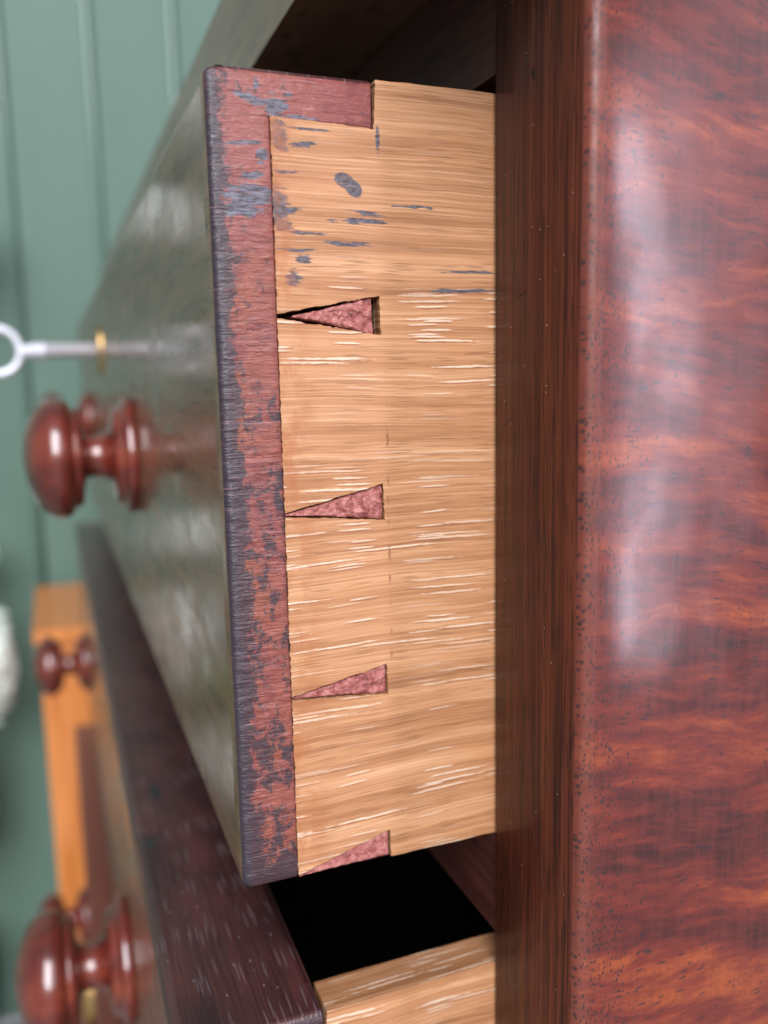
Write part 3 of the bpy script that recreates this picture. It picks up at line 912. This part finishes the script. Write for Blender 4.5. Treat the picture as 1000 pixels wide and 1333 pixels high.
for i in range(n1):
    for k in range(n2):
        bm.faces.new((rings[i][k], rings[(i + 1) % n1][k], rings[(i + 1) % n1][(k + 1) % n2], rings[i][(k + 1) % n2]))
link('bow', mesh_from(bm, 'bow', [STEEL], True), ky, (kx, -0.1415, kz))

# ------------------------------------------------------------------ pine cabinet beyond the chest
pc = thing('pine_cabinet', (-1.15, 0.05, FLOOR_Z), 'bright orange pine cabinet behind the far end of the drawers', 'cabinet')
PX0, PX1, PY0, PY1, PZ = -1.33, -1.06, -0.150, 0.26, -0.207
box('top_board', PX0 - 0.01, PX1 + 0.010, PY0 - 0.006, PY1 + 0.01, PZ - 0.020, PZ, PINE, pc, 0.006)
box('corner_post', PX1 - 0.04, PX1, PY0, PY0 + 0.075, FLOOR_Z, PZ - 0.0205, PINE, pc, 0.006)
box('corner_post', PX1 - 0.04, PX1, PY1 - 0.045, PY1, FLOOR_Z, PZ - 0.0205, PINE, pc, 0.006)
box('side_panel', PX1 - 0.03, PX1 - 0.006, PY0 + 0.0755, PY1 - 0.0455, FLOOR_Z + 0.08, PZ - 0.0205, PINE, pc, 0.001)
box('door', PX0 + 0.005, PX1 - 0.0405, PY0 + 0.004, PY0 + 0.022, FLOOR_Z + 0.09, PZ - 0.024, PINE, pc, 0.002)
box('side_panel', PX0, PX0 + 0.018, PY0 + 0.0225, PY1, FLOOR_Z, PZ - 0.0205, PINE, pc, 0.001)

# ------------------------------------------------------------------ white flowering shrub at the left edge
PLX, PLY = -1.22, -0.42
plant = thing('flowering_shrub', (PLX, PLY, FLOOR_Z), 'white flower head of a leafy shrub at the left edge', 'shrub')
link('pot', lathe_me('pot', [(0.0, 0.095), (0.02, 0.10), (0.21, 0.130), (0.212, 0.142), (0.25, 0.145), (0.252, 0.130), (0.23, 0.125)], CLAY, 40, 'Z'), plant, (PLX, PLY, FLOOR_Z))


def tube_bm(bm, path, rads, seg=8):
    rings = []
    for i, p in enumerate(path):
        a = path[max(0, i - 1)]
        b = path[min(len(path) - 1, i + 1)]
        t = (Vector(b) - Vector(a)).normalized()
        u = t.orthogonal().normalized()
        v = t.cross(u)
        rings.append([bm.verts.new(Vector(p) + rads[i] * (u * math.cos(2 * math.pi * k / seg) + v * math.sin(2 * math.pi * k / seg))) for k in range(seg)])
    for A, B in zip(rings, rings[1:]):
        for k in range(seg):
            bm.faces.new((A[k], A[(k + 1) % seg], B[(k + 1) % seg], B[k]))
    bm.faces.new(rings[0])
    bm.faces.new(rings[-1])


def floret(bm, c, nrm, size):
    """one four-petalled floret with cupped petals"""
    nrm = nrm.normalized()
    u = nrm.orthogonal().normalized()
    v = nrm.cross(u)
    a0 = random.random() * 6.28
    for k in range(4):
        a = a0 + k * math.pi / 2
        d = u * math.cos(a) + v * math.sin(a)
        s = nrm.cross(d)
        pts = [(0.05, 0, 0), (0.5, 0.42, 0.10), (0.95, 0.30, 0.05), (1.05, 0, 0.0), (0.95, -0.30, 0.05), (0.5, -0.42, 0.10)]
        mid = bm.verts.new(c + size * (d * 0.55 + nrm * 0.02))
        vs = [bm.verts.new(c + size * (d * p + s * q + nrm * w)) for p, q, w in pts]
        for i in range(6):
            bm.faces.new((mid, vs[i], vs[(i + 1) % 6]))


def blossom(c, rx, rz, count, lean):
    bm = bmesh.new()
    for i in range(count):
        t = math.acos(1 - 2 * (i + 0.5) / count)
        a = i * 2.39996
        q = Vector((math.sin(t) * math.cos(a), math.sin(t) * math.sin(a), math.cos(t)))
        rr = 0.86 + 0.24 * random.random()
        p = Vector((q.x * rx * rr, q.y * rx * rr, q.z * rz * rr))
        floret(bm, Vector(c) + p, q + Vector((random.uniform(-.3, .3), random.uniform(-.3, .3), random.uniform(-.2, .3))), 0.0105)
    for v in [q for q in bm.verts]:
        pass
    return link('blossom', mesh_from(bm, 'blossom', [PETAL]), plant)


heads = [((-1.20, -0.226, -0.285), 0.034, 0.094, 260), ((-1.22, -0.222, 0.385), 0.046, 0.046, 180), ((-1.22, -0.250, -0.120), 0.042, 0.036, 150),
         ((-1.22, -0.295, -0.520), 0.050, 0.085, 200), ((-1.24, -0.31, 0.56), 0.06, 0.06, 150), ((-1.20, -0.40, -0.16), 0.06, 0.08, 150), ((-1.24, -0.37, 0.18), 0.06, 0.06, 150)]
for c, rx, rz, cnt in heads:
    blossom(c, rx, rz, cnt, 0)
    bm = bmesh.new()
    b0 = Vector((PLX + random.uniform(-.03, .03), PLY + random.uniform(-.03, .03), FLOOR_Z + 0.22))
    c = Vector(c)
    path = []
    for i in range(9):
        t = i / 8
        p = b0.lerp(c, t)
        p.y -= 0.09 * math.sin(math.pi * t)
        path.append(p)
    tube_bm(bm, path, [0.006 - 0.003 * i / 8 for i in range(9)])
    link('stem', mesh_from(bm, 'stem', [STEM], True), plant)
    for i in (2, 3, 4, 5, 6, 7):
        for sgn in (-1, 1):
            p = path[i]
            dirv = Vector((random.uniform(-.5, .5), -0.7 - 0.3 * random.random(), random.uniform(-.2, .5))).normalized()
            if sgn > 0:
                dirv = Vector((random.choice((-1, 1)) * 0.8, -0.45, random.uniform(-.2, .4))).normalized()
            side = dirv.cross(Vector((0, 0, 1))).normalized()
            bm = bmesh.new()
            Lh = random.uniform(0.07, 0.12)
            prev = None
            for s in range(7):
                t = s / 6
                wdt = 0.38 * Lh * math.sin(math.pi * (0.04 + 0.94 * t) ** 0.8)
                cpt = p + dirv * Lh * t + Vector((0, 0, -0.35 * Lh * t * t))
                row = [bm.verts.new(cpt + side * wdt + Vector((0, 0, 0.25 * wdt))), bm.verts.new(cpt), bm.verts.new(cpt - side * wdt + Vector((0, 0, 0.25 * wdt)))]
                if prev:
                    bm.faces.new((prev[0], prev[1], row[1], row[0]))
                    bm.faces.new((prev[1], prev[2], row[2], row[1]))
                prev = row
            link('leaf', mesh_from(bm, 'leaf', [LEAF], True), plant)
